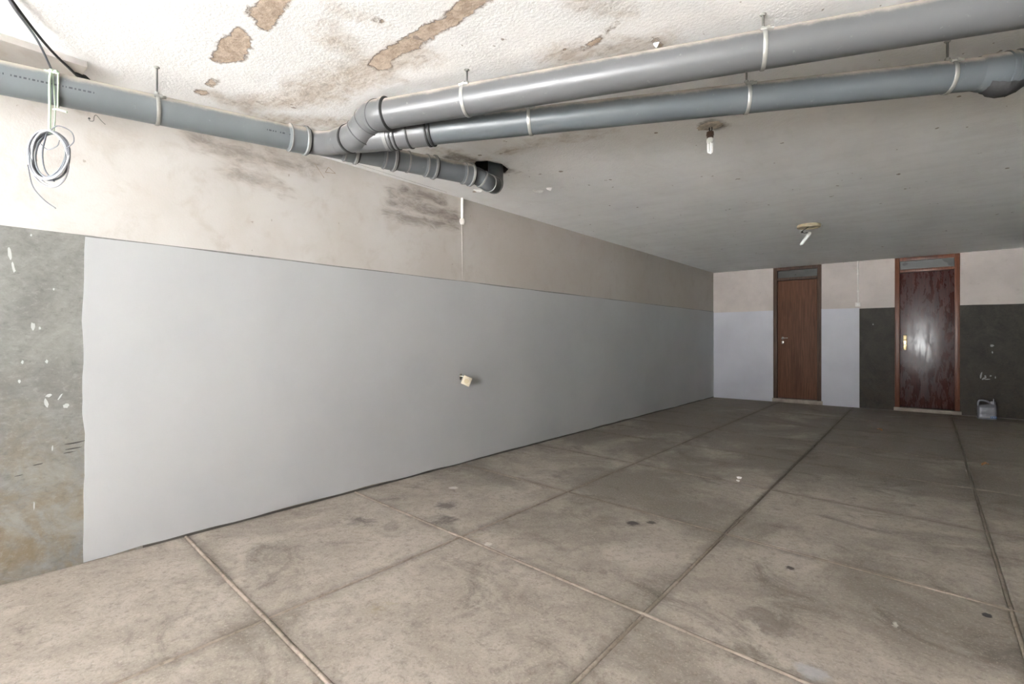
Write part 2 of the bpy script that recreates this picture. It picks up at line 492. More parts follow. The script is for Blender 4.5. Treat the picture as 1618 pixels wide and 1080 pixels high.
# ------------------------------------------------------------------ ceiling
PEEL = [(0.371,0.970,0.401,0.978,0.022),(0.493,0.970,0.590,0.970,0.010),(1.577,1.188,1.585,1.214,0.010),(2.096,1.899,2.202,1.889,0.014),(2.249,1.859,2.300,1.835,0.008),(2.367,2.015,2.373,2.111,0.012),(1.002,2.638,1.231,2.663,0.022),(1.231,2.663,1.378,2.687,0.022),(1.476,2.661,1.706,2.713,0.034),(2.036,1.849,2.074,1.867,0.008),(0.230,3.151,0.311,3.145,0.015)]
PEEL_POLY = [[(0.729,0.880),(0.970,0.858),(1.105,0.863),(1.085,0.913),(1.032,0.946),(0.845,0.991),(0.763,0.929)],
    [(1.215,0.855),(1.306,0.852),(1.421,0.848),(1.600,0.860),(1.501,0.914),(1.295,0.942),(1.181,0.954),(1.170,0.923),(1.214,0.884)],
    [(1.267,1.365),(1.341,1.358),(1.407,1.335),(1.500,1.350),(1.655,1.345),(1.811,1.359),(1.924,1.332),(1.984,1.328),(2.065,1.395),(1.904,1.421),(1.745,1.420),(1.555,1.427),(1.401,1.415),(1.306,1.471),(1.277,1.431)]]
def sdf_poly(P, x, y):
    d = min(sdf([(P[i][0], P[i][1], P[i - 1][0], P[i - 1][1], 0.0)], x, y) for i in range(len(P)))
    c = False
    for i in range(len(P)):
        (ax, ay), (bx, by) = P[i], P[i - 1]
        if (ay > y) != (by > y) and x < (bx - ax) * (y - ay) / (by - ay) + ax: c = not c
    return -d if c else d
STAIN = [(1.519,1.03,1.555,1.144,.02),(1.561,1.175,1.579,1.243,.01),(1.40,1.095,1.364,1.267,.035),(2.255,1.632,2.344,1.78,.05),(0.764,1.326,1.300,1.414,0.130),(0.424,1.181,0.865,1.410,0.100),(0.329,1.361,0.615,1.657,0.100),(1.300,1.414,1.519,1.460,0.100),(1.325,1.143,1.302,1.279,0.060),(0.704,2.296,0.834,2.727,0.080),(1.050,2.616,1.731,2.709,0.070),(1.981,1.880,2.372,2.080,0.090),(0.409,1.029,0.301,1.337,0.050)]
DARK_PATCHES = [(0.705,2.45,0.765,2.881,0.085),(0.741,2.829,0.832,2.981,0.050),(0.286,1.381,0.372,1.571,0.030),(2.264,3.037,2.292,3.119,0.060)]  # darker ceiling spots at the pipe hole, above the collar and by the bulb
ch = [(.765, 2.775, .105, .16)]
xs = lines(-.02, RW, .03, forced=forced_for(ch, 0)); ys = lines(FY - .25, D + .05, .03, forced=forced_for(ch, 1))
V, F, UVs = grid(xs, ys, lambda u, v: (u, v, H), ch)
F = [tuple(reversed(f)) for f in F]
mb = MB(); mb.add(V, F); mb.box(-.4, RW + .3, FY - .25, D + .4, H + .12, H + .32)
ceil = struct(mb.build('ceiling', 'ceiling', smooth=False), 'white ceiling with peeling brown patches and water stains', 'ceiling')
set_attr(ceil, 'peel', [min([sdf(PEEL, u, v)] + ([sdf_poly(P, u, v) for P in PEEL_POLY] if .4 < u < 2.5 and .5 < v < 1.8 else [])) for u, v in UVs])
set_attr(ceil, 'stain', [sdf(STAIN, u, v) for u, v in UVs])
set_attr(ceil, 'dark_patch', [sdf(DARK_PATCHES, u, v) for u, v in UVs])
mb = MB()
hv = []
for zz in (H - .001, H + .118):
    for q in range(16):
        a = 2 * math.pi * q / 16
        hv.append((ch[0][0] + math.cos(a) * ch[0][2] * random.uniform(.98, 1.12), ch[0][1] + math.sin(a) * ch[0][3] * random.uniform(.98, 1.10), zz))
mb.add(hv, [(q, (q + 1) % 16, 16 + (q + 1) % 16, 16 + q) for q in range(16)] + [tuple(range(16, 32))])
mb.build('hole_lining', 'cavity', ceil)
# loose flakes still hanging from the ceiling
def flake(x, y, s, rz):
    pts = []
    n = 9
    for i in range(n):
        a = 2 * math.pi * i / n; r = s * random.uniform(.55, 1.1)
        pts.append((math.cos(a) * r, math.sin(a) * r * .4, -.004 - .018 * max(0, math.sin(a)) * random.uniform(.6, 1.3)))
    pts.append((0, 0, -.003))
    F = [(i, (i + 1) % n, n) for i in range(n)]
    bm = bmesh.new(); vs_ = [bm.verts.new(p) for p in pts]
    for f in F: bm.faces.new([vs_[i] for i in f])
    r = bmesh.ops.extrude_face_region(bm, geom=bm.faces[:])
    for v in r['geom']:
        if isinstance(v, bmesh.types.BMVert): v.co.z += .003
    bm.verts.index_update()
    m = Matrix.Translation((x, y, H)) @ Matrix.Rotation(rz, 4, 'Z')
    o = mesh_obj('paint_flake', [m @ v.co for v in bm.verts], [[v.index for v in f.verts] for f in bm.faces], 'flake', ceil)
    bm.free()
for a in ((.684, 3.46, .05, .7), (.80, 3.47, .03, .5), (.30, 3.13, .045, .8), (2.37, 2.06, .014, .2), (.48, 2.63, .03, .8)): flake(*a)
mb = MB(); mb.add([(.066, 2.10, H - .0015), (.069, 2.10, H - .0015), (.048, 2.75, H - .0015), (.044, 3.0, H - .0015), (.041, 3.0, H - .0015), (.045, 2.75, H - .0015)], [(0, 1, 2, 5), (5, 2, 3, 4)]); mb.build('crack', 'cavity', ceil, False)
# shallow plaster strip along the wall above the pipe
mb = MB(); mb.box(-.01, .308, FY, .53, H - .028, H + .01, .004)
struct(clean(mb.build('trim_1', 'plaster')), 'shallow plaster strip under ceiling above the drain pipe', 'trim')

# ------------------------------------------------------------------ left wall
W1 = [(1.074,2.286,1.554,2.286,0.060),(1.210,2.167,1.595,2.118,0.035),(1.318,2.282,1.818,2.326,0.050),(0.399,2.294,0.745,2.321,0.020)]
W2 = [(2.457,2.244,3.145,2.204,0.060),(2.397,2.117,3.184,2.137,0.030),(2.582,2.332,2.993,2.325,0.050),(2.550,2.095,2.920,2.108,0.030)]
DZ = 1.652
PE = .565
wh = [(3.205, .785, .022, .034), (6.524, 2.142, .018, .02)]
us = lines(FY - .2, D + .05, .06, forced=forced_for(wh, 0)); zs = lines(-.05, H + .05, .06, forced=forced_for(wh, 1) )
V, F, UVs = grid(us, zs, lambda u, v: (0, u, v), wh)
mb = MB(); mb.add(V, F); mb.box(-.35, -.09, FY - .25, D + .35, -.2, H + .2)
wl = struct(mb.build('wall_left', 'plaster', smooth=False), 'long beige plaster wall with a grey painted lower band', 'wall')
set_attr(wl, 'stain', [sdf(W1, u, v) for u, v in UVs])
set_attr(wl, 'dark_patch', [sdf(W2, u, v) for u, v in UVs])

def coat(name, fn, us, vs, holes, mat, parent, depth_vec):
    """thin skim coat: a grid with its rim folded back to the wall"""
    V, F, _ = grid(us, vs, fn, holes)
    bm = bmesh.new(); bv = [bm.verts.new(p) for p in V]
    for f in F: bm.faces.new([bv[i] for i in f])
    be = [e for e in bm.edges if len(e.link_faces) == 1]
    r = bmesh.ops.extrude_edge_only(bm, edges=be)
    dv = Vector(depth_vec)
    for g in r['geom']:
        if isinstance(g, bmesh.types.BMVert): g.co += dv
    bmesh.ops.delete(bm, geom=[v for v in bm.verts if not v.link_faces], context='VERTS')
    bm.verts.index_update()
    o = mesh_obj(name, [v.co.copy() for v in bm.verts], [[v.index for v in f.verts] for f in bm.faces], mat, parent)
    bm.free(); return o
def wav(x, s, a): return a * mnoise.noise(Vector((x * s, 3.3, 1.7)))
def cem(u, v):
    vv = v + (wav(u, 1.5, .006) if v > DZ - .01 else 0)
    return (.004, u, vv)
us2 = lines(FY - .05, D, .25, forced=forced_for(wh[:1], 0)); zs2 = lines(-.02, DZ, .2, forced=forced_for(wh[:1], 1))
coat('cement_dado', cem, us2, zs2, wh[:1], 'cement', wl, (-.006, 0, 0))
def pnt(u, v):
    uu, vv = u, v
    if u < PE + .001: uu = u + wav(v, 3.5, .016) + wav(v, 11, .006) + (.006 if v < .5 else 0)
    if v > DZ - .012: vv = v + wav(u, 2.2, .007)
    if v < .02: vv = v + wav(u, 3.2, .012) + (-.012 if u < .8 else 0)
    return (.0075, uu, vv)
us3 = lines(PE, D, .12, forced=forced_for(wh[:1], 0)); zs3 = lines(.014, DZ - .008, .07, forced=forced_for(wh[:1], 1))
coat('grey_paint_coat', pnt, us3, zs3, wh[:1], 'paint', wl, (-.0045, 0, 0))
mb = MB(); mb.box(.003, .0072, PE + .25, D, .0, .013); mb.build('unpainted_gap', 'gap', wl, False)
# plastered-over chase running down from the conduit
mb = MB(); mb.sweep([(-.0125, 3.225, 2.2), (-.0125, 3.23, 1.95), (-.0115, 3.235, DZ + .02)], [.0165, .0160, .0145], 14)
clean(mb.build('plaster_ridge', 'plaster', wl))
# paint spots and scuffs on the bare cement
def blob(name, face, c, rx, ry, mat, parent, off, seed, rot=0.0, n=11):
    rnd = random.Random(seed)
    P = []
    for i in range(n):
        a = 2 * math.pi * i / n; q = rnd.uniform(.65, 1.15)
        x, y = math.cos(a) * rx * q, math.sin(a) * ry * q
        P.append((x * math.cos(rot) - y * math.sin(rot), x * math.sin(rot) + y * math.cos(rot)))
    def at(p, h):
        if face == 'L': return (off + h, c[0] + p[0], c[1] + p[1])
        if face == 'B': return (c[0] + p[0], off - h, c[1] + p[1])
        return (c[0] + p[0], c[1] + p[1], off + h)
    V = [at(p, 0) for p in P] + [at(p, .0012) for p in P]
    F = [tuple(range(n, 2 * n))] + [(i, (i + 1) % n, n + (i + 1) % n, n + i) for i in range(n)]
    return mesh_obj(name, V, F, mat, parent)
for i, (y, z, ry, rz, rot) in enumerate(((.302, 1.525, .006, .035, .1), (.315, 1.46, .005, .03, .2), (.381, 1.189, .007, .022, 0), (.405, 1.18, .005, .008, 0), (.428, .823, .008, .026, .25), (.437, .855, .012, .007, .5), (.50, .80, .012, .013, 0), (.478, .845, .004, .022, -.5), (.345, 1.02, .005, .010, 0), (.43, 1.02, .006, .010, 0), (.335, .93, .005, .010, 0), (.455, 1.37, .004, .006, 0), (.45, .60, .003, .015, 0), (.385, .335, .003, .02, 0), (.375, 1.62, .004, .006, 0))):
    blob('paint_splash', 'L', (y, z), ry, rz, 'splash', wl, .0042, i, rot)
for i, (y, z, ry, rz, rot) in enumerate(((.535, .612, .075, .004, .10), (.53, .585, .06, .003, .08), (.515, .568, .04, .003, .06), (.40, .53, .035, .003, .12), (.33, .49, .03, .002, .12))):
    blob('scuff_mark', 'L', (y, z), ry * .6, rz, 'scuff', wl, .0042, 40 + i, rot)

# ------------------------------------------------------------------ back wall with two door openings
DO = [(1.055, 1.802), (2.80, 3.571)]
BS = 2.338         # paint stops here
DB = 1.62
mb = MB()
mb.box(-.35, DO[0][0], D, D + .3, -.2, H + .2); mb.box(DO[0][1], DO[1][0], D, D + .3, -.2, H + .2)
mb.box(DO[1][1], RW + .3, D, D + .3, -.2, H + .2)
mb.box(-.35, RW + .3, D + .25, D + .35, -.2, H + .2)
wb_ = struct(mb.build('wall_back', 'back_plaster', smooth=False), 'back wall of pinkish plaster with two wooden doors', 'wall')
def flat(y):
    return lambda u, v: (u, y, v + (wav(u, 2.0, .008) if v > DB - .01 else 0))
for (a, b, mat, nm) in ((0, DO[0][0] - .0, 'back_paint', 'lavender_grey_paint_coat'), (DO[0][1], BS, 'back_paint', 'lavender_grey_paint_coat'), (BS, DO[1][0], 'dark_cement', 'dark_cement_dado'), (DO[1][1], RW, 'dark_cement', 'dark_cement_dado')):
    y = D - (.008 if mat == 'back_paint' else .004)
    coat(nm, flat(y), lines(a, b, .15), lines(.0, DB + (.012 if mat == 'back_paint' else 0), .2), (), mat, wb_, (0, .01, 0))
for i, (x, z, rx, rz, rot) in enumerate(((3.915, 1.03, .022, .020, 0), (3.92, .93, .008, .02, 0), (3.80, .60, .011, .05, -.15), (3.83, .555, .012, .04, -.9), (3.865, .545, .03, .009, .1), (3.845, .59, .012, .012, 0), (3.90, .595, .012, .012, 0), (3.95, .575, .006, .02, 0), (2.52, 1.36, .01, .012, 0))):
    blob('paint_splash', 'B', (x, z), rx, rz, 'old_splash', wb_, D - .0042, 70 + i, rot)

# ------------------------------------------------------------------ unseen sides: right wall, front piers and lintel, ground outside
mb = MB(); mb.box(RW, RW + .3, FY - .25, D + .3, -.2, H + .2)
struct(mb.build('wall_right', 'side_wall', smooth=False), 'plain side wall out of view', 'wall')
mb = MB(); mb.box(-.3, .28, FY - .25, FY, -.2, H + .3); mb.box(4.0, RW + .3, FY - .25, FY, -.2, H + .3); mb.box(-.3, RW + .3, FY - .25, FY, H - .05, H + .3)
struct(mb.build('wall_front', 'white_wall', smooth=False), 'garage front with a wide open doorway behind the camera', 'wall')
mb = MB(); mb.box(-14, 20, -30, FY - .1, -.30, -.04)
struct(mb.build('floor_outside', 'drive', smooth=False), 'pale concrete driveway outside the garage', 'ground')

# ------------------------------------------------------------------ floor: cast slabs with mortar beads in the joints
mb = MB(); mb.box(-.3, RW + .3, FY - .25, D + .3, -.2, -.022)
floor = struct(mb.build('floor', 'base', smooth=False), 'worn stained concrete garage floor cast in square slabs', 'floor')
XL = [(0.002, 0.002), (1.228, 1.160), (2.402, 2.250), (3.560, 3.470), (4.72, 4.66), (RW, RW)]    # x at y=0 and y=10
def jx(i, y): return XL[i][0] + (XL[i][1] - XL[i][0]) * y / 10.0
KS = list(range(-4, 9))
def jy(k, x):
    if k == KS[0] - 1: return FY - .2
    if k == KS[-1] + 1: return D
    return 1.02 + 1.1 * k - .075 * x
def cross_pt(i, k):
    x = XL[i][0]
    for _ in range(6):
        y = jy(k, x); x = jx(i, y)
    return x, y
G = .008
rnd = random.Random(3)
for i in range(len(XL) - 1):
    for k in range(KS[0] - 1, KS[-1] + 1):
        c = [cross_pt(i, k), cross_pt(i + 1, k), cross_pt(i + 1, k + 1), cross_pt(i, k + 1)]
        c = [(x, max(FY - .2, min(D, y))) for x, y in c]
        if c[3][1] - c[0][1] < .06 or c[2][1] - c[1][1] < .06: continue
        g0 = 0 if i == 0 else G
        def ins(d):
            return [(c[0][0] + (0 if i == 0 else d), c[0][1] + d), (c[1][0] - d, c[1][1] + d), (c[2][0] - d, c[2][1] - d), (c[3][0] + (0 if i == 0 else d), c[3][1] - d)]
        z0 = rnd.uniform(-.0012, .0012)
        V = [(x, y, -.03) for x, y in ins(G)] + [(x, y, z0 - .006) for x, y in ins(G)] + [(x, y, z0 - .0015) for x, y in ins(G + .003)] + [(x, y, z0) for x, y in ins(G + .009)]
        F = [(12, 13, 14, 15)]
        for L in range(3):
            for q in range(4): F.append((L * 4 + q, L * 4 + (q + 1) % 4, L * 4 + 4 + (q + 1) % 4, L * 4 + 4 + q))
        o = mesh_obj('slab', V, F, 'floor', floor)
        uvl = o.data.uv_layers.new(name='UVMap')
        cu = [(0, 0), (1, 0), (1, 1), (0, 1)]
        for lp in o.data.loops: uvl.data[lp.index].uv = cu[lp.vertex_index % 4]
def bead(pts, w, hgt, parent, mat='joint'):
    V = []; F = []
    n = len(pts)
    prof = [(-1, -.02), (-.95, -.004), (-.55, .7), (0, 1), (.55, .7), (.95, -.004), (1, -.02)]
    for i, p in enumerate(pts):
        a = Vector(pts[max(0, i - 1)]); b = Vector(pts[min(n - 1, i + 1)])
        t = (b - a).normalized(); s = Vector((t.y, -t.x, 0))
        jit = 1 + .25 * mnoise.noise(Vector((p[0] * 9, p[1] * 9, 2)))
        hh = hgt * (1 + .8 * mnoise.noise(Vector((p[0] * 6, p[1] * 6, 8))))
        for (u, h) in prof:
            z = h * hh if h > 0 else h
            V.append(Vector(p) + s * (u * w * jit) + Vector((0, 0, z)))
    m = len(prof)
    for i in range(n - 1):
        for j in range(m - 1): F.append((i * m + j, i * m + j + 1, (i + 1) * m + j + 1, (i + 1) * m + j))
    return mesh_obj('joint_bead', V, F, mat, parent, True, 80)
for i in range(1, len(XL) - 1):
    bead([(jx(i, y), y, -.001) for y in [FY - .2 + (D - FY + .2) * q / 160 for q in range(161)]], .0085, .002, floor)
for k in KS:
    pts = [(x, jy(k, x), 0) for x in [RW * q / 100 for q in range(101)]]
    pts = [p for p in pts if FY - .2 < p[1] < D]
    bead(pts, .011 if k <= 1 else .009, .0045 if k == 0 else (.003 if k == 1 else .0015), floor, 'joint' if k < 3 else 'joint_far')

# ------------------------------------------------------------------ doors
def build_door(n, x0, x1, fm, wm, label, z_sill):
    fw = .062
    r = empty('door_%d' % n, (x0, D, 0)); struct(r, label, 'door')
    W = x1 - x0
    top = H - .005
    for (a, b) in ((0, fw), (W - fw, W)):
        mb = MB(); mb.box(a, b, -.012, .14, z_sill, top, .006); mb.build('jamb', fm, r)
    mb = MB(); mb.box(fw, W - fw, -.012, .14, top - .055, top, .006); mb.build('head_rail', fm, r)
    zt = 2.165
    mb = MB(); mb.box(fw, W - fw, .0, .12, zt, zt + .045, .006); mb.build('transom_rail', fm, r)
    mb = MB(); mb.box(fw, W - fw, .06, .07, zt + .045, top - .055); mb.build('transom_pane', 'glass', r, False)
    mb = MB(); mb.box(fw - .002, W - fw + .002, .045, .085, z_sill + .008, zt - .004, .004); leaf = mb.build('leaf', wm, r)
    # stop strips round the leaf
    mb = MB(); mb.box(-.012, W + .018, -.035, .16, .0, z_sill, .008); mb.build('sill', 'stone', r)
    mb = MB(); mb.box(0, W, .13, .15, 0, top); mb.build('backing_panel', 'black', r, False)
    return r, leaf
d1, leaf1 = build_door(1, DO[0][0], DO[0][1], 'frame1', 'wood1', 'dull brown veneer door beside the lavender painted wall', .066)
d2, leaf2 = build_door(2, DO[1][0], DO[1][1], 'frame2', 'wood2', 'glossy dark mahogany door with brass lock plate', .055)
# lever, rose and key rose of door 1
hx, hz = .150, 1.138
mb = MB(); mb.lathe((hx - .005, .045, hz), (0, -1, 0), [(0, .024), (.008, .024), (.010, .020)], 20); mb.build('handle_rose', 'chrome', leaf1)
mb = MB(); mb.sweep(curve_pts([(hx - .005, .04, hz), (hx - .005, -.005, hz), (hx + .015, -.012, hz + .001), (hx + .085, -.010, hz + .004)], 6), .008, 10); mb.build('lever', 'chrome', leaf1)
mb = MB(); mb.box(hx - .024, hx + .014, .034, .046, hz - .105, hz - .045, .012); mb.build('key_plate', 'chrome', leaf1)
# long plate of door 2
hx = .127
mb = MB(); mb.box(hx - .024, hx + .024, .036, .046, .952, 1.186, .008); pl = mb.build('lock_plate', 'brass', leaf2)
mb = MB(); mb.lathe((hx, .04, 1.11), (0, -1, 0), [(0, .014), (.03, .012), (.036, .016), (.05, .016), (.053, .012)], 16); mb.build('knob', 'brass', leaf2)
mb = MB(); mb.lathe((hx, .037, 1.03), (0, -1, 0), [(0, .010), (.005, .010), (.006, .006)], 12); mb.build('lock_cylinder', 'rubber', leaf2)

# ------------------------------------------------------------------ drain pipes under the ceiling
V3 = Vector
def lerp(a, b, t): return a + (b - a) * t
A0, J = V3((.419, .236, 2.175)), V3((.598, 1.45, 2.234))
D1 = V3((.914, 2.393, 2.22))
B0, B1 = V3((1.18, 1.537, 2.254)), V3((3.522, 2.44, 2.265))
C0, C1 = V3((1.032, 1.605, 2.197)), V3((3.538, 2.964, 2.25))
pipes = tag(empty('drain_pipework', (.598, 1.45, H)), 'joined grey plastic drain pipes hung under the stained ceiling', 'pipes')
PI_ = pipes.matrix_basis.inverted() if False else Matrix.Translation((-.598, -1.45, -H))
def pb(mb, name, mat, parent=None, label=None):
    o = mb.xf(PI_).build(name, mat, parent or pipes)
    if label: o['label'] = label
    return o
RA, RB, RC, RD = .066, .0715, .067, .0625
# run A along the wall
mb = MB(); mb.sweep([lerp(A0, J, -1.7), lerp(A0, J, .9), lerp(A0, J, .97)], RA, 40)
pA = pb(mb, 'pipe', 'pvc_blue', None, 'blue grey pipe running along the left wall to the junction')
ax = (J - A0).normalized()
def socket(p, axis, r, L, mat, ringmat, parent, lip=True, n=36):
    """socket on a pipe: swollen sleeve with a bead at its back and a lip at its mouth (towards +axis)"""
    mb = MB(); mb.lathe(p, axis, [(-.012, r), (0, r + .006), (L * .25, r + .006), (L - .018, r + .006), (L - .016, r + .011), (L, r + .011), (L + .001, r - .001)], n, True)
    s = pb(mb, 'socket', mat, parent)
    mb = MB(); mb.lathe(p, axis, [(.0, r + .0055), (.002, r + .009), (.008, r + .009), (.010, r + .0055)], n, False)
    pb(mb, 'rib', ringmat, parent)
    if lip:
        mb = MB(); mb.lathe(p, axis, [(L - .017, r + .010), (L - .014, r + .014), (L - .002, r + .014), (L, r + .011)], n, False)
        pb(mb, 'lip', ringmat, parent)
        mb = MB(); mb.lathe(p, axis, [(L - .001, r + .012), (L + .008, r + .006), (L + .012, r + .0005)], n, False)
        pb(mb, 'rubber_seal', 'rubber', parent)
    return s
socket(lerp(A0, J, .905), ax, RA, .098, 'pvc_blue', 'ring', pA)
# faint print along pipe A
mb = MB()
vdir = (V3((3.29, 0, 1.13)) - J)
side = (V3((1, -.147, -.10))).normalized()
rn = random.Random(11)
def print_marks(t0, t1):
    t = t0
    while t < t1:
        L = rn.choice((.004, .006, .009, .012)) / 1.23
        if rn.random() < .82:
            c0, c1 = lerp(A0, J, t) + side * (RA + .0004), lerp(A0, J, t + L) + side * (RA + .0004)
            up = V3((.1, 0, 1)) * .0035
            mb.add([c0 - up, c1 - up, c1 + up, c0 + up], [(0, 1, 2, 3)])
        t += L + .005
print_marks(-.10, .235); print_marks(.80, .90)
pb(mb, 'print_marking', 'ink', pA)['kind'] = 'stuff'
# wye: trunk E towards the right hand branches, D straight on
E0, E1 = V3((.625, 1.452, 2.228)), V3((.894, 1.515, 2.197))
mb = MB(); mb.sweep(curve_pts([lerp(A0, J, .96), lerp(A0, J, 1.005), V3((.645, 1.492, 2.228)), V3((.735, 1.512, 2.216)), V3((.82, 1.514, 2.205)), E1], 6), RA * .985, 36)
pE = pb(mb, 'wye_trunk', 'pvc_warm', None, 'pale grey wye fitting between the wall pipe and the branches')
ea = (E1 - V3((.80, 1.514, 2.207))).normalized()
mb = MB(); mb.lathe(E1 - ea * .10, ea, [(0, RA * .98), (.004, RA + .004), (.096, RA + .005), (.1, RA * .95)], 36); pb(mb, 'socket', 'pvc_warm', pE)
mb = MB(); mb.lathe(E1, ea, [(-.010, RA + .004), (-.008, RA + .009), (.004, RA + .009), (.006, RA + .003)], 36, False); pb(mb, 'rubber_seal', 'rubber', pE)
# run D: short socketed lengths to the hole in the ceiling
da = (D1 - J).normalized(); LD = (D1 - J).length
mb = MB(); mb.sweep([lerp(J, D1, .0), lerp(J, D1, .5), lerp(J, D1, 1.03)], RD, 36)
pD = pb(mb, 'pipe', 'pvc_dark', None, 'shade-darkened grey pipe continuing along the wall to the ceiling hole')
for (a, b) in ((.185, .262), (.42, .492), (.69, .757), (.955, 1.02)):
    socket(lerp(J, D1, a), da, RD, (b - a) * LD, 'pvc_dark', 'ring', pD)
mb = MB(); mb.lathe(lerp(J, D1, .573), da, [(-.006, RD), (-.004, RD + .004), (.004, RD + .004), (.006, RD)], 36, False); pb(mb, 'rib', 'ring', pD)
path = curve_pts([lerp(J, D1, 1.0), lerp(J, D1, 1.06), V3((.95, 2.535, 2.193)), V3((.905, 2.66, 2.215)), V3((.83, 2.75, 2.30)), V3((.775, 2.815, 2.40)), V3((.75, 2.84, 2.47))], 6)
mb = MB(); mb.sweep(path, .057, 32); el = pb(mb, 'elbow', 'pvc_elbow', None, 'dark elbow rising into the ceiling hole')
for i in (9, 13, 17):
    t = (path[i + 1] - path[i - 1]).normalized()
    mb = MB(); mb.lathe(path[i], t, [(-.006, .0565), (-.005, .0615), (.005, .0615), (.006, .0565)], 32, False); pb(mb, 'rib', 'ring', el)
# elbow up to run B
eb = curve_pts([lerp(E0, E1, .9), E1, V3((.955, 1.525, 2.205)), V3((1.015, 1.530, 2.238)), V3((1.085, 1.525, 2.262)), lerp(B0, B1, -.015), B0 + (B1 - B0) * .006], 8)
mb = MB(); mb.sweep(eb, [RA + .001] * 8 + [RA + .006] * 10 + [RB + .004] * (len(eb) - 18), 40)
pEl = pb(mb, 'elbow', 'pvc_warm', None, 'pale grey double elbow rising to the upper pipe')
for i, rr in ((18, RB + .0045), (27, RB + .0045), (38, RB + .0045)):
    t = (eb[i + 1] - eb[i - 1]).normalized()
    mb = MB(); mb.lathe(eb[i], t, [(-.004, rr - .002), (-.002, rr + .003), (.002, rr + .003), (.004, rr - .002)], 40, False); pb(mb, 'seam', 'pvc_warm', pEl)
ba = (B1 - B0).normalized()
mb = MB(); mb.lathe(B0, ba, [(-.006, RB + .003), (-.004, RB + .011), (.010, RB + .011), (.012, RB + .009), (.0125, RB)], 40, False); pb(mb, 'lip', 'pvc_warm', pEl)
mb = MB(); mb.lathe(B0, ba, [(.012, RB + .010), (.018, RB + .004), (.020, RB)], 40, False); pb(mb, 'rubber_seal', 'rubber', pEl)
mb = MB(); mb.sweep([B0, lerp(B0, B1, .5), lerp(B0, B1, 2.04)], RB, 44)
pB = pb(mb, 'pipe', 'pvc_warm', None, 'thick pale grey upper pipe crossing to the right')
# run C, lower and behind
ca = (C1 - C0).normalized()
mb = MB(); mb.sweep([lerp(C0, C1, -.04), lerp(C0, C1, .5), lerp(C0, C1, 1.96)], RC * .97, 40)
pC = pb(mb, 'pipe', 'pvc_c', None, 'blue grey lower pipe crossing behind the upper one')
mb = MB(); mb.sweep([V3((.80, 1.50, 2.20)), V3((.93, 1.56, 2.195)), lerp(C0, C1, -.01), lerp(C0, C1, .034)], [RA * .9, RC * .98, RC + .004, RC + .004], 36)
pb(mb, 'branch_sleeve', 'pvc_warm', pC)
mb = MB(); mb.lathe(lerp(C0, C1, .034), ca, [(0, RC), (.001, RC + .003), (.17, RC + .003), (.19, RC)], 36, False); pb(mb, 'sleeve', 'pvc_warm', pC)
for t in (.028, .036, .061, .097, .104):
    mb = MB(); mb.lathe(lerp(C0, C1, t), ca, [(-.005, RC), (-.004, RC + .008), (.004, RC + .008), (.005, RC)], 36, False); pb(mb, 'rubber_seal', 'rubber', pC)
mb = MB(); mb.lathe(lerp(C0, C1, .018), ca, [(-.010, RC + .004), (-.010, RC + .008), (.010, RC + .008), (.010, RC + .004)], 36, False); pb(mb, 'joint_band', 'ring', pC)
Lc = (C1 - C0).length
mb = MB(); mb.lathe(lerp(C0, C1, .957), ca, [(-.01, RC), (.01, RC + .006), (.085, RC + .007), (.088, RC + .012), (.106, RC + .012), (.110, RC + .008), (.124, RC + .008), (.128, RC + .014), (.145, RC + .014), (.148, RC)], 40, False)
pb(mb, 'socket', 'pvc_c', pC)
# crumpled tape hanging under that coupling
cc = lerp(C0, C1, .988)
mb = MB()
nv = []
for i in range(13):
    t = -0.075 + .15 * i / 12
    for j in range(7):
        a = math.radians(238 + 74 * j / 6)
        u = (V3((0, 0, 1)) - ca * ca.z).normalized(); w = ca.cross(u)
        bul = .014 + .020 * (1 - (t / .075) ** 2) * max(0, -math.sin(a)) + .004 * math.sin(i * 2.3 + j * 1.7)
        nv.append(cc + ca * t + (w * math.cos(a) + u * math.sin(a)) * (RC + bul * (1 - .8 * (abs(t) / .075) ** 3)))
mb.add(nv, [(i * 7 + j, i * 7 + j + 1, (i + 1) * 7 + j + 1, (i + 1) * 7 + j) for i in range(12) for j in range(6)])
pb(mb, 'tape_wrap', 'mold', pC)

# hangers: zinc band, bolt and threaded rod to the ceiling
def hanger(p, axis, r, label):
    t = empty('pipe_hanger', (p.x, p.y, H)); tag(t, label, 'pipe hanger', 'zinc hangers of the drain pipes')
    I = Matrix.Translation((-p.x, -p.y, -H))
    mb = MB(); w = .008
    mb.lathe(p, axis, [(-w, r), (-w, r + .003), (-w * .55, r + .0045), (w * .55, r + .0045), (w, r + .003), (w, r)], 40, False)
    mb.xf(I).build('band', 'zinc', t)
    side = axis.cross(V3((0, 0, 1))).normalized()
    if side.dot(V3((3.29, 0, 1.13)) - p) < 0: side = -side
    q = p + side * r * .78 + V3((0, 0, r * .70))
    mb = MB(); mb.sweep([q - axis * .016, q + axis * .030], .0075, 8); mb.sweep([q + axis * .004, q + axis * .016], .012, 6); mb.xf(I).build('bolt', 'zinc', t)
    mb = MB(); mb.sweep([p + V3((0, 0, r)), V3((p.x, p.y, H + .01))], .0042, 10); mb.xf(I).build('rod', 'rod', t)
    mb = MB(); mb.lathe((p.x, p.y, p.z + r + .002), (0, 0, 1), [(0, .010), (.014, .010), (.016, .006)], 6); mb.xf(I).build('nut', 'zinc', t)
    mb = MB(); mb.lathe((p.x, p.y, H - .006), (0, 0, 1), [(0, .008), (.004, .012), (.006, .012)], 12); mb.xf(I).build('washer', 'zinc', t)
    return t
hanger(lerp(A0, J, .422), ax, RA, 'pipe hanger on the pipe beside the left wall, near the wire coil')
hanger(lerp(B0, B1, .176), ba, RB, 'pipe hanger on the upper crossing pipe, nearest the elbow')
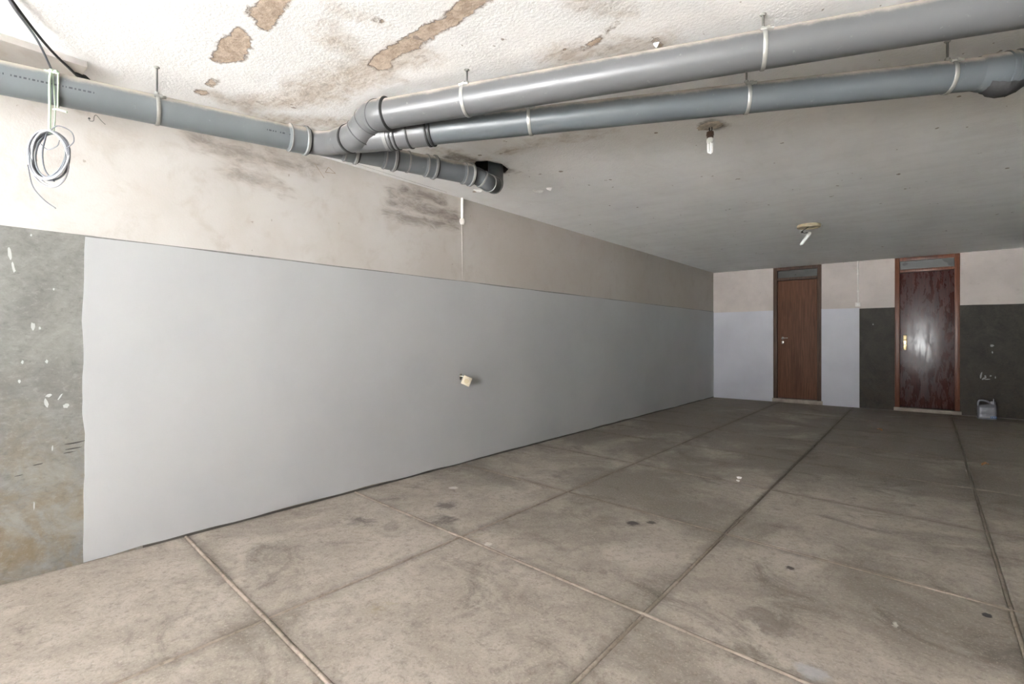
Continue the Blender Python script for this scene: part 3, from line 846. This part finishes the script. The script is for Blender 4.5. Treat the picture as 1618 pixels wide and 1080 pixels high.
hanger(lerp(B0, B1, .680), ba, RB, 'pipe hanger on the upper crossing pipe, with long visible rod above the pipe')
hanger(lerp(C0, C1, .284), ca, RC * .97, 'pipe hanger on the lower crossing pipe, nearest the pipe junction')
hanger(lerp(C0, C1, .636), ca, RC * .97, 'pipe hanger on the lower crossing pipe, above the brown socket bulb')
hanger(lerp(C0, C1, .917), ca, RC * .97, 'pipe hanger on the lower crossing pipe, beside the taped coupling')

# ------------------------------------------------------------------ wire coil hung from pipe A by a string
pc = lerp(A0, J, .142)                      # pipe centre at the string
fr = (V3((.88, -.47, 0))).normalized()      # outward, away from the wall
ss = pc + fr * (RA + .010)
st = tag(empty('tie_string', (pc.x, pc.y, pc.z + RA)), 'pale green string tied round the pipe holding the wire coil', 'string')
I = Matrix.Translation((-pc.x, -pc.y, -(pc.z + RA)))
loop = []
for i in range(25):
    a = 2 * math.pi * i / 24
    u = V3((0, 0, 1)); w = ax.cross(u).normalized()
    loop.append(pc + (w * math.cos(a) + u * math.sin(a)) * (RA + .004))
mb = MB(); mb.sweep(loop, .0035, 8); mb.xf(I).build('loop', 'string', st)
kn = ss + V3((0, 0, .045)) - fr * .012
mb = MB()
mb.sweep(curve_pts([kn, ss + V3((0, 0, .0)), ss + V3((0, 0, -.12)), ss + V3((0, 0, -.215))], 6), .005, 8)
mb.sweep(curve_pts([kn + ax * .004, ss + ax * .016 + V3((0, 0, -.10)), ss + ax * .012 + V3((0, 0, -.215))], 6), .0028, 8)
mb.xf(I).build('strand', 'string', st)
mb = MB()
for (o, r) in (((0, 0, 0), .011), ((-.022, -.01, .004), .008), ((.022, .012, -.004), .009)):
    q = kn + V3(o)
    mb.lathe(q - V3((0, 0, r)), (0, 0, 1), [(0, r * .1), (r * .4, r * .8), (r, r), (r * 1.6, r * .8), (r * 2, r * .1)], 10)
mb.sweep(curve_pts([kn + V3((-.035, -.016, .012)), kn, kn + V3((.03, .02, -.012))], 5), .0035, 8)
mb.xf(I).build('knot', 'string', st)
mb = MB(); mb.sweep(curve_pts([ss + V3((.01, .01, -.115)), ss + V3((.03, .02, -.118)), ss + V3((.055, .045, -.128))], 5), .004, 8); mb.xf(I).build('string_tail', 'string', st)
cw = tag(empty('wire_coil', (ss.x, ss.y, ss.z - .2)), 'coil of thin grey wire hanging below the blue grey pipe', 'wire')
I = Matrix.Translation((-ss.x, -ss.y, -(ss.z - .2)))
cc = ss + V3((-.002, -.002, -.315)); cu = V3((.70, .71, 0)).normalized(); cn = V3((.71, -.70, 0))
mb = MB(); mb2 = MB(); rn = random.Random(5)
for q in range(9):
    rx, rz = rn.uniform(.062, .086), rn.uniform(.094, .112)
    dx, dz, dn, tl = rn.uniform(-.009, .009), 0, rn.uniform(-.022, .022), rn.uniform(-.12, .12)
    dz = .106 - rz
    P = []
    for i in range(41):
        a = 2 * math.pi * i / 40 + math.pi / 2
        x, z = math.cos(a) * rx, math.sin(a) * rz
        P.append(cc + cu * (x + dx + z * tl * .5) + V3((0, 0, z + dz)) + cn * (dn * math.sin(a * 1.0) + x * .15))
    mb = MB(); mb.sweep(P, .0034, 8, False); mb.xf(I).build('winding', 'wire' if q % 2 else 'wire_light', cw)
mb = MB(); mb.sweep(curve_pts([cc + cu * -.08 + V3((0, 0, -.03)), cc + cu * -.062 + V3((0, 0, -.115)), cc + cu * -.02 + V3((0, 0, -.17)), cc + cu * .025 + V3((0, 0, -.205))], 8), .0022, 8); mb.xf(I).build('loose_end', 'wire', cw)
mb = MB(); mb.sweep(curve_pts([cc + V3((0, 0, .11)), cc + cu * .05 + V3((0, 0, .125)) + cn * .02, cc + cu * .105 + V3((0, 0, .10)) + cn * .03, cc + cu * .115 + V3((0, 0, .06)) + cn * .03, cc + cu * .08 + V3((0, 0, .035)) + cn * .02], 8), .002, 8); mb.xf(I).build('loose_end', 'wire', cw)
mb = MB(); mb.sweep(curve_pts([cc + cu * -.01 + V3((0, 0, .10)), cc + cu * -.025 + V3((0, 0, .02)), cc + cu * -.015 + V3((0, 0, -.05)), cc + cu * .02 + V3((0, 0, -.095))], 8), .003, 8); mb.xf(I).build('loose_end', 'wire', cw)
mb = MB(); mb.sweep(curve_pts([cc + cu * -.035 + V3((0, 0, .06)), cc + cu * -.005 + V3((0, 0, .035)), cc + cu * .03 + V3((0, 0, .05)), cc + cu * .04 + V3((0, 0, .075))], 8), .0018, 8); mb.xf(I).build('loose_end', 'wire', cw)
mb = MB(); mb.sweep(curve_pts([V3((.80, .195, H)), V3((.72, .24, 2.345)), V3((.62, .32, 2.29)), kn + V3((0, 0, .012))], 8), .0042, 8)
mb.xf(I).build('feed_wire', 'wire', cw)
bc = tag(empty('black_cable', (.79, .20, H)), 'thin black cable slanting across the ceiling to the plaster strip', 'cable')
I = Matrix.Translation((-.79, -.20, -H))
mb = MB(); mb.sweep(curve_pts([V3((.80, .185, H + .004)), V3((.62, .265, 2.385)), V3((.40, .385, 2.365)), V3((.21, .50, 2.366))], 10), .0055, 10); mb.xf(I).build('cable', 'black', bc)
mb = MB(); mb.lathe(V3((.215, .497, 2.366)), V3((-.03, .05, .004)), [(0, .004), (.012, .011), (.05, .013), (.075, .004)], 12); mb.xf(I).build('taped_end', 'black', bc)

# ------------------------------------------------------------------ ceiling bulbs
bx, by = 2.258, 3.078
b1 = tag(empty('hanging_bulb', (bx, by, H)), 'white compact bulb in brown socket hanging from broken ceiling rose', 'light bulb')
def rag_disc(r, z0, z1, seed, sx=1.0, sy=1.0, n=22, off=(0, 0)):
    rd = random.Random(seed); V = []; F = []
    ro = [r * rd.uniform(.82, 1.1) for _ in range(n)]
    for z, k in ((z0, .55), (z1, .9), (z0 + .001, 1.0)):
        pass
    rings = [(0.30, z1), (.72, z1 + .003), (1.0, z0)]
    for (k, z) in rings:
        for i in range(n):
            a = 2 * math.pi * i / n
            V.append((off[0] + math.cos(a) * ro[i] * k * sx, off[1] + math.sin(a) * ro[i] * k * sy, z))
    for L in range(2):
        for i in range(n): F.append((L * n + i, L * n + (i + 1) % n, (L + 1) * n + (i + 1) % n, (L + 1) * n + i))
    F.append(tuple(range(n)))
    return V, F
mb = MB(); mb.add(*rag_disc(.068, .002, -.008, 3, 1.2, 1.0)); mb.build('broken_rose', 'rose_dust', b1)
mb = MB(); mb.sweep([(-.004, 0, 0), (-.005, .003, -.02), (0, 0, -.036)], .004, 8); mb.sweep([(.008, .004, 0), (.010, .004, -.022), (.004, 0, -.036)], .0035, 8); mb.build('wire', 'rubber', b1)
mb = MB(); mb.lathe((0, 0, -.034), (0, 0, -1), [(0, .012), (.002, .020), (.022, .022), (.024, .019), (.036, .019), (.038, .015)], 20); mb.build('socket', 'brown', b1)
mb = MB(); mb.lathe((0, 0, -.070), (0, 0, -1), [(0, .013), (.006, .018), (.018, .021), (.030, .019), (.033, .014)], 20); mb.build('ballast', 'white_plastic', b1)
mb = MB()
for (x, y) in ((-.0015, -.0095), (.0015, .0095)):
    c = curve_pts([(x - .009, y * .8, -.095), (x - .009, y * .8, -.150), (x - .004, y * .8, -.160), (x + .004, y * .8, -.160), (x + .009, y * .8, -.150), (x + .009, y * .8, -.095)], 4)
    t = MB(); t.sweep(c, .0046, 8); t.build('lamp_tube', 'lampglass', b1)
b2 = tag(empty('ceiling_lamp', (2.207, 6.459, H)), 'yellowed round ceiling lamp base with a dangling white tube', 'ceiling lamp')
mb = MB(); mb.lathe((0, 0, 0), (0, 0, -1), [(0, .115), (.004, .118), (.028, .116), (.034, .108), (.034, .095), (.024, .09), (.022, .02)], 32); mb.build('base', 'yellowed', b2)
mb = MB(); mb.sweep(curve_pts([(.0, 0, -.022), (-.03, -.02, -.045), (-.06, -.035, -.072), (-.045, -.03, -.092), (-.01, -.01, -.085)], 6), .004, 8); mb.build('wire', 'rubber', b2)
mb = MB(); mb.lathe((-.062, -.035, -.078), (.3, .2, -.5), [(-.010, .004), (-.006, .011), (.010, .012), (.014, .005)], 12); mb.build('terminal', 'rubber', b2)
a0, a1 = V3((.012, .005, -.086)), V3((-.068, -.045, -.222)); t = (a1 - a0)
mb = MB(); mb.lathe(a0, t, [(0, .014), (.004, .019), (.05, .019), (.055, .016)], 16); mb.build('tube_cap', 'white_plastic', b2)
for s in (-.009, .009):
    q = V3((s, -s, 0)) * .8
    mb = MB(); mb.sweep([lerp(a0, a1, .3) + q, lerp(a0, a1, .96) + q, a1 + q * .8], [.0125, .0125, .008], 10); mb.build('lamp_tube', 'lampglass', b2)

# ------------------------------------------------------------------ fittings on the walls
wk = tag(empty('wire_hook', (.0, .60, 2.24)), 'tiny bent wire sticking out of the wall below the pipe', 'hook')
mb = MB(); mb.sweep(curve_pts([(.0, -.01, .005), (.02, -.012, -.012), (.026, .002, -.010), (.022, .006, .014), (.016, .016, .026), (.012, .036, .006), (.006, .054, -.006)], 5), .0018, 8); mb.build('bent_wire', 'rod', wk)
mb = MB(); mb.lathe((-.004, -.01, .005), (1, 0, 0), [(0, .005), (.006, .005), (.007, .003)], 10); mb.build('wall_plug', 'rubber', wk)
for (a, b) in (((1.804, 2.340), (1.875, 2.257)), ((1.884, 2.299), (1.908, 2.341)), ((1.884, 2.299), (1.963, 2.310)), ((1.908, 2.341), (1.963, 2.310))):
    d_ = V3((0, b[0] - a[0], b[1] - a[1])).normalized(); n_ = V3((0, -d_.z, d_.y)) * .0018
    pa, pb_ = V3((.0012, a[0], a[1])), V3((.0012, b[0], b[1]))
    mesh_obj('scratch', [pa - n_, pb_ - n_, pb_ + n_, pa + n_], [(0, 1, 2, 3)], 'dust', wl)
cd = tag(empty('conduit', (.012, 3.216, H)), 'short white conduit on the left wall under the ceiling', 'conduit')
mb = MB(); mb.sweep([(0, 0, .004), (0, 0, -.19)], .012, 16); mb.build('tube', 'white_plastic', cd)
mb = MB(); mb.lathe((-.002, .004, -.185), (0, 0, -1), [(0, .013), (.006, .026), (.03, .03), (.05, .018), (.054, .006)], 14); clean(mb.build('plaster_dab', 'plaster', cd))
so = tag(empty('wall_socket', (.01, 3.245, .75)), 'cream wall socket dangling crooked from a hole in grey paint', 'socket')
R = Matrix.Translation((.028, 0, 0)) @ Matrix.Rotation(math.radians(-44), 4, 'Z') @ Matrix.Rotation(math.radians(-24), 4, 'X')
mb = MB(); mb.box(0, .034, -.041, .041, -.041, .041, .007); mb.xf(R).build('back_box', 'cream', so)
mb = MB(); mb.box(.033, .042, -.038, .038, -.038, .038, .005); mb.xf(R).build('face_plate', 'cream', so)
mb = MB(); mb.lathe((.042, 0, 0), (1, 0, 0), [(-.002, .028), (.006, .028), (.007, .024), (.001, .022), (.0, .005)], 22, False); mb.xf(R).build('socket_ring', 'cream', so)
mb = MB()
for s in (-.009, .009): mb.lathe((.0425, s, 0), (1, 0, 0), [(0, .0032), (.0008, .0032)], 8)
mb.lathe((.0418, 0, 0), (1, 0, 0), [(0, .021), (.0012, .021)], 18); mb.xf(R).build('pin_recess', 'yellowed', so)
mb = MB(); mb.sweep(curve_pts([(-.05, -.04, .045), (-.005, -.036, .042), (.022, -.026, .036), (.034, -.010, .024)], 5), .005, 8); mb.build('cable', 'white_plastic', so)
sw = tag(empty('switch_box', (2.321, D - .008, 1.687)), 'small white switch box with conduit between the two doors', 'switch')
mb = MB(); mb.box(-.036, .036, -.040, .004, -.034, .034, .006); mb.build('box', 'white_plastic', sw)
mb = MB(); mb.box(-.014, .014, -.045, -.036, -.020, .020, .003); mb.build('rocker', 'lampglass', sw)
mb = MB(); mb.sweep([(0, -.009, .03), (0, -.009, H - 1.687 + .004)], .010, 14); mb.build('conduit', 'white_plastic', sw)
for z in (.22, .5):
    mb = MB(); mb.box(-.016, .016, -.021, .004, z - .008, z + .008, .003); mb.build('clip', 'white_plastic', sw)

# ------------------------------------------------------------------ oil jug on the floor by the back wall
jg = tag(empty('oil_jug', (3.845, 9.74, 0.0), math.radians(6)), 'silver plastic oil jug with handle standing by the dark wall', 'jug')
def sup(w, d, z, cx=0.0, n=28, e=.38):
    P = []
    for i in range(n):
        a = 2 * math.pi * i / n; c, s = math.cos(a), math.sin(a)
        P.append((cx + math.copysign(abs(c) ** e, c) * w / 2, math.copysign(abs(s) ** e, s) * d / 2, z))
    return P
n = 28
secs = [sup(.188, .105, .001), sup(.20, .115, .008), sup(.20, .115, .05), sup(.196, .108, .06), sup(.20, .112, .075), sup(.20, .113, .15), sup(.198, .108, .168), sup(.190, .09, .186, .003), sup(.17, .074, .198, .012), sup(.12, .056, .206, .036), sup(.066, .05, .214, .062)]
V = [p for s_ in secs for p in s_]
F = [(L * n + i, L * n + (i + 1) % n, (L + 1) * n + (i + 1) % n, (L + 1) * n + i) for L in range(len(secs) - 1) for i in range(n)]
F += [tuple(reversed(range(n))), tuple((len(secs) - 1) * n + i for i in range(n))]
mb = MB(); mb.add(V, F); mb.build('body', 'silver', jg, True, 50)
mb = MB(); mb.sweep(curve_pts([(-.088, 0, .165), (-.090, 0, .215), (-.080, 0, .252), (-.045, 0, .260), (0, 0, .250), (.04, 0, .225), (.06, 0, .205)], 6), .0125, 12); mb.build('handle', 'silver', jg)
mb = MB(); mb.lathe((.066, 0, .208), (0, 0, 1), [(0, .026), (.012, .026), (.013, .029), (.040, .028), (.044, .024)], 20); cp = mb.build('cap', 'silver', jg)
mb = MB(); mb.lathe((.072, .0, .250), (0, 0, 1), [(0, .008), (.035, .006), (.038, .004)], 12); mb.build('spout', 'silver', cp)
mb = MB(); mb.box(.030, .094, -.0595, -.055, .020, .050, .001); lb = mb.build('label', 'blue', jg)
mb = MB()
for x0, x1, z0, z1 in ((.036, .040, .026, .044), (.040, .050, .040, .044), (.040, .048, .033, .037), (.055, .059, .026, .044), (.063, .067, .026, .044), (.067, .074, .026, .030), (.078, .082, .026, .044), (.082, .090, .040, .044)):
    mb.box(x0, x1, -.0602, -.0590, z0, z1)
mb.build('lettering', 'splash', lb, False)
mb = MB(); mb.box(-.085, .025, -.0588, -.054, .030, .034); mb.build('embossed_line', 'flake', jg)

# ------------------------------------------------------------------ bits lying on the floor
def crumb(name, x, y, r, mat, seed, flat_=.5):
    rd = random.Random(seed); bm = bmesh.new()
    bmesh.ops.create_icosphere(bm, subdivisions=1, radius=r)
    for v in bm.verts:
        v.co *= rd.uniform(.7, 1.2); v.co.z = v.co.z * flat_ + r * flat_ * .85
    bm.verts.index_update()
    o = mesh_obj(name, [v.co.copy() for v in bm.verts], [[v.index for v in f.verts] for f in bm.faces], mat)
    o.location = (x, y, .0); bm.free(); return o
tag(crumb('plaster_chip', 2.075, 4.31, .022, 'flake', 1), 'larger white plaster chip on the middle of the floor', 'chip', 'plaster chips on the floor')
tag(crumb('plaster_chip', 2.09, 4.22, .016, 'flake', 2), 'smaller white plaster chip just in front of a larger one', 'chip', 'plaster chips on the floor')
def leaf(x, y, s, rz, seed):
    rd = random.Random(seed); V = []; F = []
    for i in range(7):
        t = i / 6; w = s * .45 * math.sin(math.pi * min(1, t * .92 + .06)) + .001
        z = .006 + .018 * math.sin(t * 3.0) * rd.uniform(.6, 1.2)
        V += [(s * (t - .5) * 2, -w, z + .008 * rd.random()), (s * (t - .5) * 2, 0, z - .004), (s * (t - .5) * 2, w, z + .010 * rd.random())]
    for i in range(6):
        for j in range(2): F.append((i * 3 + j, i * 3 + j + 1, i * 3 + 4 + j, i * 3 + 3 + j))
    zmin = min(v[2] for v in V)
    V = [(a, b, c - zmin) for a, b, c in V]
    nn = len(V); V += [(a, b, c + .0015) for a, b, c in V]; F += [tuple(reversed([q + nn for q in f])) for f in F]
    o = mesh_obj('dry_leaf', V, F, 'leaf'); o.location = (x, y, 0); o.rotation_euler = (0, 0, rz); return o
tag(leaf(3.632, 6.164, .04, .9, 1), 'curled rusty brown dry leaf on floor nearer the right edge', 'leaf', 'dry leaves on the floor')
tag(leaf(2.766, 7.664, .045, 2.2, 2), 'rusty brown dry leaf on the floor between the two doors', 'leaf', 'dry leaves on the floor')
